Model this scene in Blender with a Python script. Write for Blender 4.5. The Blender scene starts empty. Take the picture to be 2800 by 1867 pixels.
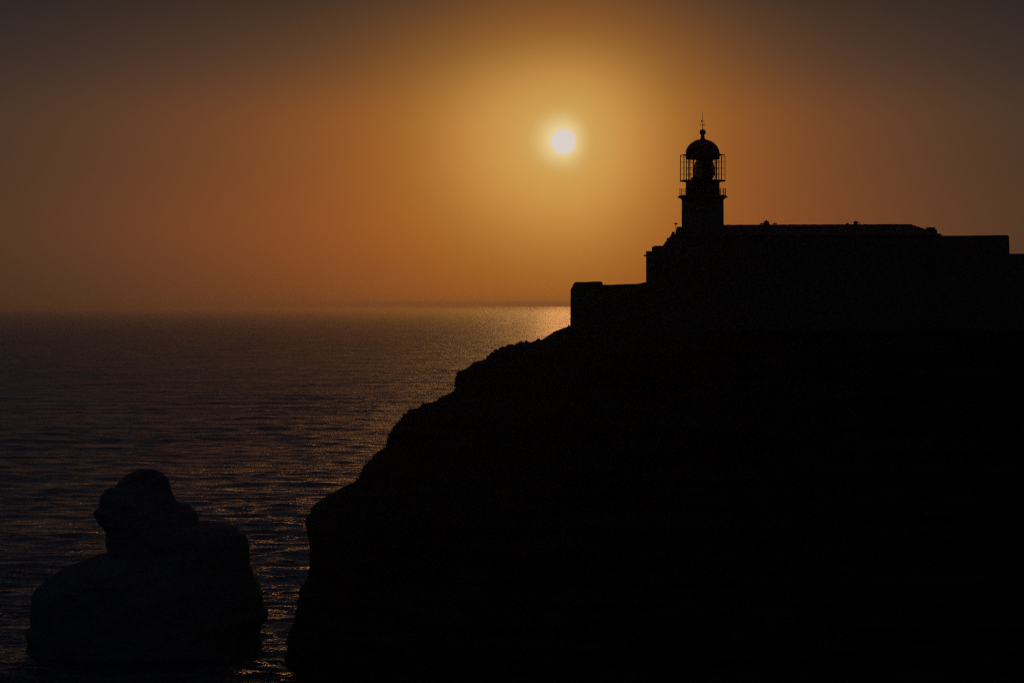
import bpy, bmesh, math, random
import numpy as np
from mathutils import Vector

S = bpy.context.scene
COL = S.collection
PI = math.pi
K = 36.0 / 82.0 / 2800.0            # radians-ish per photo pixel (82 mm lens on 36 mm)
CAMZ = 62.0
HOR = 830.8                          # photo row of the true horizontal

# ------------------------------------------------------------------ camera
cam = bpy.data.cameras.new("camera")
cam.lens = 82.0
cam.sensor_width = 36.0
cam.shift_y = -(933.5 - HOR) / 2800.0
cam.clip_start = 1.0
cam.clip_end = 200000.0
camo = bpy.data.objects.new("camera", cam)
camo.location = (0, 0, CAMZ)
camo.rotation_euler = (math.radians(90), 0, 0)
COL.objects.link(camo)
S.camera = camo

# ------------------------------------------------------------------ light
SUN_AZ = math.atan((1540.5 - 1400) * K)
SUN_EL = math.atan((HOR - 388) * K)
S.view_settings.view_transform = 'Standard'
S.view_settings.look = 'None'
S.view_settings.gamma = 1.0
S.view_settings.exposure = 0.0
S.view_settings.use_curve_mapping = False
S.cycles.use_denoising = False
S.cycles.filter_width = 1.25
S.cycles.sample_clamp_indirect = 0.5
S.cycles.sample_clamp_direct = 1.0
SUN_STRENGTH = 0.046
SUN_COL = (1.0, 0.42, 0.13)
NISHITA = 0.0006

sl = bpy.data.lights.new("sun", 'SUN')
sl.energy = SUN_STRENGTH
sl.angle = math.radians(0.53)
sl.color = SUN_COL
so = bpy.data.objects.new("sun", sl)
sdir = Vector((math.sin(SUN_AZ) * math.cos(SUN_EL), math.cos(SUN_AZ) * math.cos(SUN_EL), math.sin(SUN_EL)))
so.rotation_euler = (-sdir).to_track_quat('-Z', 'Y').to_euler()
so.location = sdir * 500
COL.objects.link(so)


def s2l(c):
    c = c / 255.0
    return c / 12.92 if c <= 0.04045 else ((c + 0.055) / 1.055) ** 2.4


def make_world():
    w = bpy.data.worlds.new("World")
    S.world = w
    w.use_nodes = True
    nt = w.node_tree
    N, L = nt.nodes, nt.links
    N.clear()

    def m(op, a, b=None, c=None, clamp=False):
        n = N.new('ShaderNodeMath')
        n.operation = op
        n.use_clamp = clamp
        for i, v in enumerate((a, b, c)):
            if v is None:
                continue
            if isinstance(v, (int, float)):
                n.inputs[i].default_value = v
            else:
                L.new(v, n.inputs[i])
        return n.outputs[0]

    tc = N.new('ShaderNodeTexCoord')
    nrm = N.new('ShaderNodeVectorMath')
    nrm.operation = 'NORMALIZE'
    L.new(tc.outputs['Generated'], nrm.inputs[0])
    sp = N.new('ShaderNodeSeparateXYZ')
    L.new(nrm.outputs[0], sp.inputs[0])
    X, Y, Z = sp.outputs
    az = m('SUBTRACT', m('ARCTAN2', X, Y), SUN_AZ)
    az = m('WRAP', az, PI, -PI)
    el = m('MAXIMUM', m('ARCSINE', Z), -0.01)
    de = m('SUBTRACT', el, SUN_EL)
    up = m('MAXIMUM', de, 0.0)
    dn = m('MAXIMUM', m('MULTIPLY', de, -1.0), 0.0)
    upn = m('MINIMUM', m('DIVIDE', up, 388 * K), 1.9)
    ys_up = m('MULTIPLY', up, m('MULTIPLY_ADD', upn, 0.78, 0.92))
    ys_dn = m('MULTIPLY', dn, 1.2)
    yy = m('ADD', ys_up, ys_dn)
    coslat = m('COSINE', el)
    azc = m('MULTIPLY', az, coslat)
    azc_early = azc
    xs = m('MAXIMUM', m('MULTIPLY', azc, 1.34), m('MULTIPLY', azc, -1.04))
    eff = m('SQRT', m('ADD', m('MULTIPLY', xs, xs), m('MULTIPLY', yy, yy)))
    effp = m('DIVIDE', eff, K)                       # in photo pixels
    FULL = 22000.0
    t = m('SQRT', m('DIVIDE', effp, FULL), clamp=True)
    ramp = N.new('ShaderNodeValToRGB')
    kn = [40, 65, 100, 160, 230, 320, 430, 560, 720, 950, 1250, 1600, 2000, 3200, 5500, 9000, 14000, 22000]
    cs = [(229, 204, 150), (217, 183, 118), (204, 159, 86), (200, 150, 76), (194, 139, 67), (179, 121, 55), (159, 101, 42),
          (146, 85, 36), (129, 74, 36), (109, 63, 37), (88, 55, 38), (68, 48, 37), (57, 44, 38), (46, 41, 40),
          (37, 35, 36), (28, 28, 31), (20, 21, 25), (15, 17, 21)]
    # resample smoothly (Catmull-Rom in sqrt(distance)) to 32 stops
    kt = [math.sqrt(k / FULL) for k in kn]

    def cr(tv):
        i = max(0, min(len(kt) - 2, int(np.searchsorted(kt, tv)) - 1))
        u = (tv - kt[i]) / (kt[i + 1] - kt[i])
        u = min(max(u, 0), 1)
        out = []
        for ch in range(3):
            def tan(j):
                if j <= 0 or j >= len(kt) - 1:
                    jj = max(0, min(len(kt) - 2, j))
                    return (cs[jj + 1][ch] - cs[jj][ch]) / (kt[jj + 1] - kt[jj])
                d0 = (cs[j][ch] - cs[j - 1][ch]) / (kt[j] - kt[j - 1])
                d1 = (cs[j + 1][ch] - cs[j][ch]) / (kt[j + 1] - kt[j])
                return 0.5 * (d0 + d1)
            h = kt[i + 1] - kt[i]
            a, b = cs[i][ch], cs[i + 1][ch]
            u2, u3 = u * u, u * u * u
            out.append((2 * u3 - 3 * u2 + 1) * a + (u3 - 2 * u2 + u) * h * tan(i) + (-2 * u3 + 3 * u2) * b + (u3 - u2) * h * tan(i + 1))
        return out
    stops = list(np.interp(np.linspace(0, 1, 24), np.linspace(0, 1, 14), kt[:14])) + kt[14:]
    stops = sorted(stops)[:32]
    cr_ = ramp.color_ramp
    cr_.interpolation = 'B_SPLINE'
    while len(cr_.elements) > 1:
        cr_.elements.remove(cr_.elements[-1])
    for i, tv in enumerate(stops):
        e = cr_.elements[0] if i == 0 else cr_.elements.new(tv)
        e.position = tv
        c = cr(tv)
        e.color = (s2l(max(c[0], 0)), s2l(max(c[1], 0)), s2l(max(c[2], 0)), 1)
    L.new(t, ramp.inputs[0])

    # tint with height (greyer aloft, warmer towards the horizon), per channel
    up2 = m('MULTIPLY', m('MINIMUM', upn, 1.3), m('MINIMUM', upn, 1.3))
    sd = N.new('ShaderNodeMapRange')
    sd.interpolation_type = 'SMOOTHSTEP'
    L.new(m('ABSOLUTE', azc_early), sd.inputs['Value'])
    sd.inputs['From Max'].default_value = 800 * K
    sd.inputs['To Min'].default_value = 0.45
    sd.inputs['To Max'].default_value = 1.5
    up2 = m('MULTIPLY', up2, sd.outputs[0])
    comb = N.new('ShaderNodeCombineXYZ')
    for i, c in enumerate((0.95, 0.68, 0.30)):
        L.new(m('EXPONENT', m('MULTIPLY', up2, -c)), comb.inputs[i])
    dnn = m('MINIMUM', m('DIVIDE', dn, 440 * K), 1.0)
    dn2 = m('MULTIPLY', dnn, dnn)
    comb2 = N.new('ShaderNodeCombineXYZ')
    for i, c in enumerate((-0.05, 0.0, 0.16)):
        L.new(m('EXPONENT', m('MULTIPLY', dn2, -c)), comb2.inputs[i])

    def vm(op, a, b):
        n = N.new('ShaderNodeVectorMath')
        n.operation = op
        L.new(a, n.inputs[0])
        if isinstance(b, float):
            n.inputs['Scale'].default_value = b
        else:
            L.new(b, n.inputs[1])
        return n.outputs[0]
    v = vm('MULTIPLY', vm('MULTIPLY', ramp.outputs[0], comb.outputs[0]), comb2.outputs[0])

    # the dust layer: warmest band a little below the sun's height, greyer above it, away from the sun
    sd01 = m('DIVIDE', m('SUBTRACT', sd.outputs[0], 0.45), 1.05)
    dep = m('DIVIDE', de, K)
    g1 = m('DIVIDE', m('ADD', dep, 250.0), 150.0)
    sdw = N.new('ShaderNodeMapRange')
    sdw.interpolation_type = 'SMOOTHSTEP'
    L.new(m('ABSOLUTE', azc_early), sdw.inputs['Value'])
    sdw.inputs['From Max'].default_value = 1150 * K
    g1 = m('MULTIPLY', m('EXPONENT', m('MULTIPLY', m('MULTIPLY', g1, g1), -1.0)), sdw.outputs[0])
    g2 = m('DIVIDE', m('SUBTRACT', dep, 225.0), 120.0)
    g2 = m('MULTIPLY', m('EXPONENT', m('MULTIPLY', m('MULTIPLY', g2, g2), -1.0)), sd01)
    comb3 = N.new('ShaderNodeCombineXYZ')
    for i, (c1, c2) in enumerate(((0.27, -0.22), (0.13, -0.12), (0.04, 0.09))):
        L.new(m('EXPONENT', m('ADD', m('MULTIPLY', g1, c1), m('MULTIPLY', g2, c2))), comb3.inputs[i])
    v = vm('MULTIPLY', v, comb3.outputs[0])

    # cool light of the higher sky
    zm = N.new('ShaderNodeMapRange')
    zm.interpolation_type = 'SMOOTHSTEP'
    L.new(el, zm.inputs['Value'])
    zm.inputs['From Min'].default_value = 0.04
    zm.inputs['From Max'].default_value = 0.50
    zs = N.new('ShaderNodeVectorMath')
    zs.operation = 'SCALE'
    zs.inputs[0].default_value = (0.0110, 0.0150, 0.0230)
    L.new(zm.outputs[0], zs.inputs['Scale'])
    v = vm('ADD', v, zs.outputs[0])

    # sun disc: true angular distance from the sun
    dotn = N.new('ShaderNodeVectorMath')
    dotn.operation = 'DOT_PRODUCT'
    L.new(nrm.outputs[0], dotn.inputs[0])
    dotn.inputs[1].default_value = sdir
    crs = N.new('ShaderNodeVectorMath')
    crs.operation = 'CROSS_PRODUCT'
    L.new(nrm.outputs[0], crs.inputs[0])
    crs.inputs[1].default_value = sdir
    ln = N.new('ShaderNodeVectorMath')
    ln.operation = 'LENGTH'
    L.new(crs.outputs[0], ln.inputs[0])
    ang = m('ARCTAN2', ln.outputs['Value'], dotn.outputs['Value'])
    mr = N.new('ShaderNodeMapRange')
    mr.interpolation_type = 'SMOOTHSTEP'
    L.new(m('DIVIDE', ang, K), mr.inputs['Value'])
    mr.inputs['From Min'].default_value = 30.5
    mr.inputs['From Max'].default_value = 37.0
    mr.inputs['To Min'].default_value = 1.0
    mr.inputs['To Max'].default_value = 0.0
    mix = N.new('ShaderNodeMixRGB')
    L.new(mr.outputs[0], mix.inputs[0])
    L.new(v, mix.inputs[1])
    mix.inputs[2].default_value = (s2l(214), s2l(206), s2l(200), 1)

    # physical sky underneath: the cool light of the dusk sky all round
    nis = N.new('ShaderNodeTexSky')
    nis.sky_type = 'NISHITA'
    nis.sun_disc = False
    nis.sun_elevation = SUN_EL
    nis.sun_rotation = SUN_AZ
    nis.altitude = 60
    nis.dust_density = 3.0
    sc = N.new('ShaderNodeVectorMath')
    sc.operation = 'SCALE'
    L.new(nis.outputs[0], sc.inputs[0])
    sc.inputs['Scale'].default_value = NISHITA
    tot = vm('ADD', mix.outputs[0], sc.outputs[0])
    bg = N.new('ShaderNodeBackground')
    L.new(tot, bg.inputs[0])
    bg.inputs[1].default_value = 1.0
    out = N.new('ShaderNodeOutputWorld')
    L.new(bg.outputs[0], out.inputs[0])


make_world()

# ------------------------------------------------------------------ helpers
def wx(px, D):
    return (px - 1400.0) * K * D


def wz(py, D):
    return CAMZ + (HOR - py) * K * D


def nodes_mat(name):
    mt = bpy.data.materials.new(name)
    mt.use_nodes = True
    nt = mt.node_tree
    b = nt.nodes['Principled BSDF']
    return mt, nt, b


def noise_mat(name, c1, c2, scale, rough=0.8, bump=0.0, metal=0.0, detail=6, spec=0.3):
    mt, nt, b = nodes_mat(name)
    N, L = nt.nodes, nt.links
    tc = N.new('ShaderNodeTexCoord')
    nz = N.new('ShaderNodeTexNoise')
    nz.inputs['Scale'].default_value = scale
    nz.inputs['Detail'].default_value = detail
    L.new(tc.outputs['Object'], nz.inputs['Vector'])
    rp = N.new('ShaderNodeValToRGB')
    rp.color_ramp.elements[0].position = 0.35
    rp.color_ramp.elements[1].position = 0.68
    rp.color_ramp.elements[0].color = (*c1, 1)
    rp.color_ramp.elements[1].color = (*c2, 1)
    L.new(nz.outputs['Fac'], rp.inputs[0])
    L.new(rp.outputs[0], b.inputs['Base Color'])
    b.inputs['Roughness'].default_value = rough
    b.inputs['Metallic'].default_value = metal
    b.inputs['Specular IOR Level'].default_value = spec
    if bump:
        bp = N.new('ShaderNodeBump')
        bp.inputs['Strength'].default_value = bump
        L.new(nz.outputs['Fac'], bp.inputs['Height'])
        L.new(bp.outputs[0], b.inputs['Normal'])
    return mt


def rock_mat(name, dark, light, scale):
    mt, nt, b = nodes_mat(name)
    N, L = nt.nodes, nt.links
    tc = N.new('ShaderNodeTexCoord')
    mp = N.new('ShaderNodeMapping')
    mp.inputs['Scale'].default_value = (1, 1, 2.5)
    L.new(tc.outputs['Object'], mp.inputs[0])
    n1 = N.new('ShaderNodeTexNoise')
    n1.inputs['Scale'].default_value = scale
    n1.inputs['Detail'].default_value = 9
    L.new(mp.outputs[0], n1.inputs['Vector'])
    n2 = N.new('ShaderNodeTexNoise')
    n2.inputs['Scale'].default_value = scale * 5
    n2.inputs['Detail'].default_value = 8
    L.new(tc.outputs['Object'], n2.inputs['Vector'])
    mx = N.new('ShaderNodeMixRGB')
    mx.blend_type = 'MULTIPLY'
    mx.inputs[0].default_value = 0.6
    r1 = N.new('ShaderNodeValToRGB')
    r1.color_ramp.elements[0].position = 0.35
    r1.color_ramp.elements[1].position = 0.65
    r1.color_ramp.elements[0].color = (*dark, 1)
    r1.color_ramp.elements[1].color = (*light, 1)
    L.new(n1.outputs['Fac'], r1.inputs[0])
    L.new(r1.outputs[0], mx.inputs[1])
    L.new(n2.outputs['Fac'], mx.inputs[2])
    L.new(mx.outputs[0], b.inputs['Base Color'])
    b.inputs['Roughness'].default_value = 0.95
    b.inputs['Specular IOR Level'].default_value = 0.1
    bp = N.new('ShaderNodeBump')
    bp.inputs['Strength'].default_value = 0.8
    bp.inputs['Distance'].default_value = 0.3
    L.new(n2.outputs['Fac'], bp.inputs['Height'])
    L.new(bp.outputs[0], b.inputs['Normal'])
    return mt


M = {
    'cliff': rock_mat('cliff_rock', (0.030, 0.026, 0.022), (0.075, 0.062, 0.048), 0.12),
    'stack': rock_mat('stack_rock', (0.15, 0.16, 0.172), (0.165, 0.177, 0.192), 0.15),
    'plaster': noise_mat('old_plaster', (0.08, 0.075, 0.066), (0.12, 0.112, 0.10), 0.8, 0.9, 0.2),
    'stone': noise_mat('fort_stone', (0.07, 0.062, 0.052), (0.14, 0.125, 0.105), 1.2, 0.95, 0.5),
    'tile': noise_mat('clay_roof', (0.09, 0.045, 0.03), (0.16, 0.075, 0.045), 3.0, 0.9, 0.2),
    'red': noise_mat('red_lantern_paint', (0.10, 0.018, 0.012), (0.16, 0.03, 0.02), 2.0, 0.6, 0.1, 0.0),
    'iron': noise_mat('painted_iron', (0.035, 0.03, 0.028), (0.06, 0.05, 0.045), 4.0, 0.6, 0.1, 0.0),
    'leaf': noise_mat('coastal_scrub', (0.03, 0.04, 0.018), (0.06, 0.075, 0.03), 4.0, 0.9),
    'feather': noise_mat('gull_feather', (0.25, 0.25, 0.25), (0.4, 0.4, 0.4), 8.0, 0.8),
    'window': noise_mat('dark_window_glass', (0.05, 0.052, 0.055), (0.07, 0.072, 0.075), 1.0, 0.35, spec=0.5),
    'wood': noise_mat('window_wood', (0.09, 0.085, 0.08), (0.13, 0.12, 0.11), 3.0, 0.7),
}


def glass_mat(name, col, rough, ior=1.05):
    mt, nt, b = nodes_mat(name)
    b.inputs['Base Color'].default_value = (*col, 1)
    b.inputs['Transmission Weight'].default_value = 1.0
    b.inputs['Roughness'].default_value = rough
    b.inputs['IOR'].default_value = ior
    return mt


M['pane'] = glass_mat('lantern_glass', (1.0, 1.0, 0.98), 0.0, 1.01)
M['lens'] = glass_mat('fresnel_glass', (0.30, 0.33, 0.16), 0.12, 1.50)


def tag(o, label=None, cat=None, group=None, kind=None):
    if label:
        o['label'] = label
    if cat:
        o['category'] = cat
    if group:
        o['group'] = group
    if kind:
        o['kind'] = kind
    return o


def thing(name, loc, label, cat, group=None):
    o = bpy.data.objects.new(name, None)
    o.location = loc
    o.empty_display_size = 0.2
    COL.objects.link(o)
    return tag(o, label, cat, group)


def obj(name, me, mat, parent=None, smooth=False):
    """me is in WORLD coordinates; the parent is an unrotated Empty/mesh."""
    if isinstance(me, bmesh.types.BMesh):
        bm = me
        bmesh.ops.recalc_face_normals(bm, faces=bm.faces)
        me = bpy.data.meshes.new(name)
        bm.to_mesh(me)
        bm.free()
    me.materials.append(M[mat] if isinstance(mat, str) else mat)
    if smooth:
        for p in me.polygons:
            p.use_smooth = True
    o = bpy.data.objects.new(name, me)
    COL.objects.link(o)
    if parent is not None:
        o.parent = parent
        w = Vector((0, 0, 0))
        p = parent
        while p is not None:
            w += p.location
            p = p.parent
        o.location = -w
    return o


def box(bm, x0, x1, y0, y1, z0, z1):
    vs = [bm.verts.new(p) for p in ((x0, y0, z0), (x1, y0, z0), (x1, y1, z0), (x0, y1, z0),
                                    (x0, y0, z1), (x1, y0, z1), (x1, y1, z1), (x0, y1, z1))]
    for f in ((3, 2, 1, 0), (4, 5, 6, 7), (0, 1, 5, 4), (1, 2, 6, 5), (2, 3, 7, 6), (3, 0, 4, 7)):
        bm.faces.new([vs[i] for i in f])
    return vs


def prism(bm, pts, y0, y1):
    """pts: list of (x, z) outline; extruded in depth from y0 to y1."""
    a = [bm.verts.new((x, y0, z)) for x, z in pts]
    b = [bm.verts.new((x, y1, z)) for x, z in pts]
    n = len(pts)
    bm.faces.new(a)
    bm.faces.new(b[::-1])
    for i in range(n):
        bm.faces.new((a[i], b[i], b[(i + 1) % n], a[(i + 1) % n]))


def lathe(bm, prof, cx, cy, seg=48, a0=0.0):
    rings = []
    for r, z in prof:
        if r <= 1e-5:
            rings.append([bm.verts.new((cx, cy, z))])
        else:
            rings.append([bm.verts.new((cx + r * math.cos(a0 + 2 * PI * i / seg), cy + r * math.sin(a0 + 2 * PI * i / seg), z)) for i in range(seg)])
    for A, B in zip(rings[:-1], rings[1:]):
        for i in range(seg):
            j = (i + 1) % seg
            if len(A) == 1 and len(B) == 1:
                continue
            if len(A) == 1:
                bm.faces.new((A[0], B[i], B[j]))
            elif len(B) == 1:
                bm.faces.new((A[i], A[j], B[0]))
            else:
                bm.faces.new((A[i], A[j], B[j], B[i]))
    for R_ in (rings[0], rings[-1]):
        if len(R_) > 2:
            bm.faces.new(R_)


def tube(bm, pts, r, seg=6, closed=False):
    P = [Vector(p) for p in pts]
    n = len(P)
    rings = []
    for i, p in enumerate(P):
        if closed:
            d = P[(i + 1) % n] - P[i - 1]
        else:
            d = P[min(i + 1, n - 1)] - P[max(i - 1, 0)]
        d.normalize()
        u = d.orthogonal().normalized() if abs(d.z) > 0.9 else Vector((0, 0, 1)).cross(d).normalized()
        v = d.cross(u).normalized()
        rr = r[i] if isinstance(r, (list, tuple)) else r
        rings.append([bm.verts.new(p + (u * math.cos(2 * PI * k / seg) + v * math.sin(2 * PI * k / seg)) * rr) for k in range(seg)])
    for i in range(n if closed else n - 1):
        A, B = rings[i], rings[(i + 1) % n]
        for k in range(seg):
            q = (k + 1) % seg
            bm.faces.new((A[k], A[q], B[q], B[k]))
    if not closed:
        bm.faces.new(rings[0][::-1])
        bm.faces.new(rings[-1])


def ball(bm, c, r, seg=10):
    prof = [(r * math.sin(PI * i / seg), c[2] - r * math.cos(PI * i / seg)) for i in range(seg + 1)]
    prof[0] = (0, prof[0][1])
    prof[-1] = (0, prof[-1][1])
    lathe(bm, prof, c[0], c[1], seg * 2)


# numpy value noise --------------------------------------------------
def _hash(ix, iy, iz, seed):
    h = (ix * 374761393 + iy * 668265263 + iz * 2147483647 + seed * 1274126177) & 0xffffffff
    h = ((h ^ (h >> 13)) * 1274126177) & 0xffffffff
    h = h ^ (h >> 16)
    return (h & 0xffffff) / float(0xffffff)


def vnoise(x, y, z, seed=0):
    xi, yi, zi = np.floor(x).astype(np.int64), np.floor(y).astype(np.int64), np.floor(z).astype(np.int64)
    fx, fy, fz = x - xi, y - yi, z - zi
    fx, fy, fz = [f * f * (3 - 2 * f) for f in (fx, fy, fz)]
    r = 0
    for dx in (0, 1):
        for dy in (0, 1):
            for dz in (0, 1):
                w = (fx if dx else 1 - fx) * (fy if dy else 1 - fy) * (fz if dz else 1 - fz)
                r = r + w * _hash(xi + dx, yi + dy, zi + dz, seed)
    return r * 2 - 1


def fbm(x, y, z, oct=4, seed=0, gain=0.5):
    a, s, t = 1.0, 0, 0
    for o in range(oct):
        s = s + a * vnoise(x, y, z, seed + o)
        t += a
        a *= gain
        x, y, z = x * 2.03, y * 2.03, z * 2.03
    return s / t


def grid_mesh(name, V, wrap=False):
    """V: (rows, cols, 3)"""
    R_, C_ = V.shape[:2]
    idx = np.arange(R_ * C_).reshape(R_, C_)
    if wrap:
        nx = np.roll(idx, -1, axis=1)
        q = np.stack([idx[:-1], nx[:-1], nx[1:], idx[1:]], axis=-1).reshape(-1, 4)
    else:
        q = np.stack([idx[:-1, :-1], idx[:-1, 1:], idx[1:, 1:], idx[1:, :-1]], axis=-1).reshape(-1, 4)
    me = bpy.data.meshes.new(name)
    me.vertices.add(R_ * C_)
    me.vertices.foreach_set('co', V.reshape(-1).astype(np.float32))
    me.loops.add(q.size)
    me.loops.foreach_set('vertex_index', q.reshape(-1).astype(np.int32))
    me.polygons.add(len(q))
    me.polygons.foreach_set('loop_start', np.arange(0, q.size, 4, dtype=np.int32))
    me.update(calc_edges=True)
    return me


# ------------------------------------------------------------------ the sea
def sea():
    rng = np.random.default_rng(11)
    rows = np.arange(838.1, 1900, 1.35)                      # finer where the camera looks along it
    d1 = CAMZ / ((rows - HOR) * K)
    d0 = np.geomspace(d1.min() * 0.985, 8.0, 30)
    d = np.concatenate([d1, d0])
    fine = np.linspace(math.atan((-60 - 1400) * K), math.atan((1640 - 1400) * K), 640)
    coarse = np.linspace(fine[-1], fine[0] + 2 * PI, 90)[1:-1]
    az = np.concatenate([fine, coarse])
    dz_r = np.abs(np.gradient(d))
    dz_c = np.concatenate([np.full(len(fine), fine[1] - fine[0]), np.full(len(coarse), coarse[1] - coarse[0])])
    A, Dd = np.meshgrid(az, d)
    X, Y = Dd * np.sin(A), Dd * np.cos(A)
    H = np.zeros_like(X)
    OX = np.zeros_like(X)
    OY = np.zeros_like(X)
    lat = Dd * dz_c[None, :]
    # wind sea + swell running towards the coast (from beyond the horizon, a little from the left)
    n = 84
    lam = np.exp(rng.uniform(math.log(2.6), math.log(75), n))
    for L_ in lam:
        k = 2 * PI / L_
        spread = 0.30 if L_ > 25 else 0.55
        th = rng.normal(math.radians(-86), spread)           # direction of travel
        kx, ky = k * math.cos(th), k * math.sin(th)
        slope = 0.009 if L_ > 20 else 0.022
        amp = slope / k
        sm = np.clip(L_ / (2.6 * dz_r) - 0.7, 0, 1)[:, None] * np.clip(L_ / (2.6 * lat) - 0.7, 0, 1)
        ph = kx * X + ky * Y + rng.uniform(0, 2 * PI)
        c_, s_ = np.cos(ph), np.sin(ph)
        H += amp * sm * c_
        OX -= 0.9 * amp * sm * s_ * math.cos(th)
        OY -= 0.9 * amp * sm * s_ * math.sin(th)
    # groups: patches of higher and lower sea
    g = 1.0 + 0.55 * fbm(X / 60, Y / 120, np.zeros_like(X), 3, 5)
    V = np.stack([X + OX * g, Y + OY * g, H * g], axis=-1)
    me = grid_mesh('water', V, wrap=True)
    # where the waves are too small to model (far out) they become surface roughness instead
    f = np.clip((np.log(Dd) - math.log(420)) / (math.log(5000) - math.log(420)), 0, 1)
    at = me.attributes.new('fine_waves', 'FLOAT', 'POINT')
    at.data.foreach_set('value', (f ** 0.8).reshape(-1).astype(np.float32))
    q = np.clip((np.log(Dd) - math.log(1500)) / (math.log(28000) - math.log(1500)), 0, 1)
    a2 = me.attributes.new('offshore_calm', 'FLOAT', 'POINT')
    a2.data.foreach_set('value', q.reshape(-1).astype(np.float32))
    me.polygons.foreach_set('use_smooth', np.ones(len(me.polygons), dtype=bool))

    mt, nt, b = nodes_mat('sea_water')
    N, L = nt.nodes, nt.links
    geo = N.new('ShaderNodeNewGeometry')
    total = geo.outputs['Normal']
    for sc, an, amp, det in ((2.4, 1.7, 1.3, 2), (0.36, 2.4, 0.9, 4)):
        mp = N.new('ShaderNodeMapping')
        mp.inputs['Scale'].default_value = (sc / an, sc, sc)
        mp.inputs['Rotation'].default_value = (0, 0, math.radians(8))
        L.new(geo.outputs['Position'], mp.inputs[0])
        nz = N.new('ShaderNodeTexNoise')
        nz.inputs['Scale'].default_value = 1.0
        nz.inputs['Detail'].default_value = det
        L.new(mp.outputs[0], nz.inputs['Vector'])
        sb = N.new('ShaderNodeVectorMath')
        sb.operation = 'SUBTRACT'
        L.new(nz.outputs['Color'], sb.inputs[0])
        sb.inputs[1].default_value = (0.5, 0.5, 0.5)
        ml = N.new('ShaderNodeVectorMath')
        ml.operation = 'MULTIPLY'
        L.new(sb.outputs[0], ml.inputs[0])
        ml.inputs[1].default_value = (amp * 2.5, amp * 1.3, 0.0)
        if sc > 0.2:
            # chop is steeper on the side it runs towards (the coast)
            bi = N.new('ShaderNodeVectorMath')
            bi.operation = 'ADD'
            bi.inputs[1].default_value = (0.0, -0.055, 0.0)
            L.new(ml.outputs[0], bi.inputs[0])
            ml = bi
        ad = N.new('ShaderNodeVectorMath')
        ad.operation = 'ADD'
        L.new(total, ad.inputs[0])
        L.new(ml.outputs[0], ad.inputs[1])
        total = ad.outputs[0]
    at = N.new('ShaderNodeAttribute')
    at.attribute_name = 'fine_waves'
    mr = N.new('ShaderNodeMapRange')
    L.new(at.outputs['Fac'], mr.inputs['Value'])
    mr.inputs['To Min'].default_value = 0.14
    mr.inputs["To Max"].default_value = 0.33
    calm = N.new('ShaderNodeAttribute')
    calm.attribute_name = 'offshore_calm'
    cr = N.new('ShaderNodeMapRange')
    L.new(calm.outputs['Fac'], cr.inputs['Value'])
    cr.inputs['To Min'].default_value = 1.0
    cr.inputs["To Max"].default_value = 0.28
    rg = N.new('ShaderNodeMath')
    rg.operation = 'MULTIPLY'
    L.new(mr.outputs[0], rg.inputs[0])
    L.new(cr.outputs[0], rg.inputs[1])
    L.new(rg.outputs[0], b.inputs['Roughness'])
    cr2 = N.new('ShaderNodeMapRange')
    L.new(calm.outputs['Fac'], cr2.inputs['Value'])
    cr2.inputs['To Min'].default_value = 1.0
    cr2.inputs["To Max"].default_value = 0.06
    df = N.new('ShaderNodeVectorMath')
    df.operation = 'SUBTRACT'
    L.new(total, df.inputs[0])
    L.new(geo.outputs['Normal'], df.inputs[1])
    mr2 = N.new('ShaderNodeMapRange')
    L.new(at.outputs['Fac'], mr2.inputs['Value'])
    mr2.inputs['To Min'].default_value = 1.0
    mr2.inputs['To Max'].default_value = 0.42
    scl = N.new('ShaderNodeVectorMath')
    scl.operation = 'SCALE'
    L.new(df.outputs[0], scl.inputs[0])
    L.new(mr2.outputs[0], scl.inputs['Scale'])
    ad2 = N.new('ShaderNodeVectorMath')
    ad2.operation = 'ADD'
    L.new(geo.outputs['Normal'], ad2.inputs[0])
    L.new(scl.outputs[0], ad2.inputs[1])
    total = ad2.outputs[0]
    for sc, an, amp in ((0.11, 2.2, 0.70), (0.026, 2.8, 0.34)):
        mp = N.new('ShaderNodeMapping')
        mp.inputs['Scale'].default_value = (sc / an, sc, sc)
        mp.inputs['Rotation'].default_value = (0, 0, math.radians(6))
        L.new(geo.outputs['Position'], mp.inputs[0])
        nz = N.new('ShaderNodeTexNoise')
        nz.inputs['Scale'].default_value = 1.0
        nz.inputs['Detail'].default_value = 4
        nz.inputs['Roughness'].default_value = 0.62
        L.new(mp.outputs[0], nz.inputs['Vector'])
        sb = N.new('ShaderNodeVectorMath')
        sb.operation = 'SUBTRACT'
        L.new(nz.outputs['Color'], sb.inputs[0])
        sb.inputs[1].default_value = (0.5, 0.5, 0.5)
        ml = N.new('ShaderNodeVectorMath')
        ml.operation = 'MULTIPLY'
        L.new(sb.outputs[0], ml.inputs[0])
        ml.inputs[1].default_value = (amp * 1.6, amp * 0.9, 0.0)
        ad = N.new('ShaderNodeVectorMath')
        ad.operation = 'ADD'
        L.new(total, ad.inputs[0])
        L.new(ml.outputs[0], ad.inputs[1])
        total = ad.outputs[0]
    df2 = N.new('ShaderNodeVectorMath')
    df2.operation = 'SUBTRACT'
    L.new(total, df2.inputs[0])
    L.new(geo.outputs['Normal'], df2.inputs[1])
    sc2 = N.new('ShaderNodeVectorMath')
    sc2.operation = 'MULTIPLY'
    L.new(df2.outputs[0], sc2.inputs[0])
    cmb = N.new('ShaderNodeCombineXYZ')
    cmb.inputs[0].default_value = 1.4
    cmb.inputs[2].default_value = 1.0
    L.new(cr2.outputs[0], cmb.inputs[1])
    L.new(cmb.outputs[0], sc2.inputs[1])
    ad3 = N.new('ShaderNodeVectorMath')
    ad3.operation = 'ADD'
    L.new(geo.outputs['Normal'], ad3.inputs[0])
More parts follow.
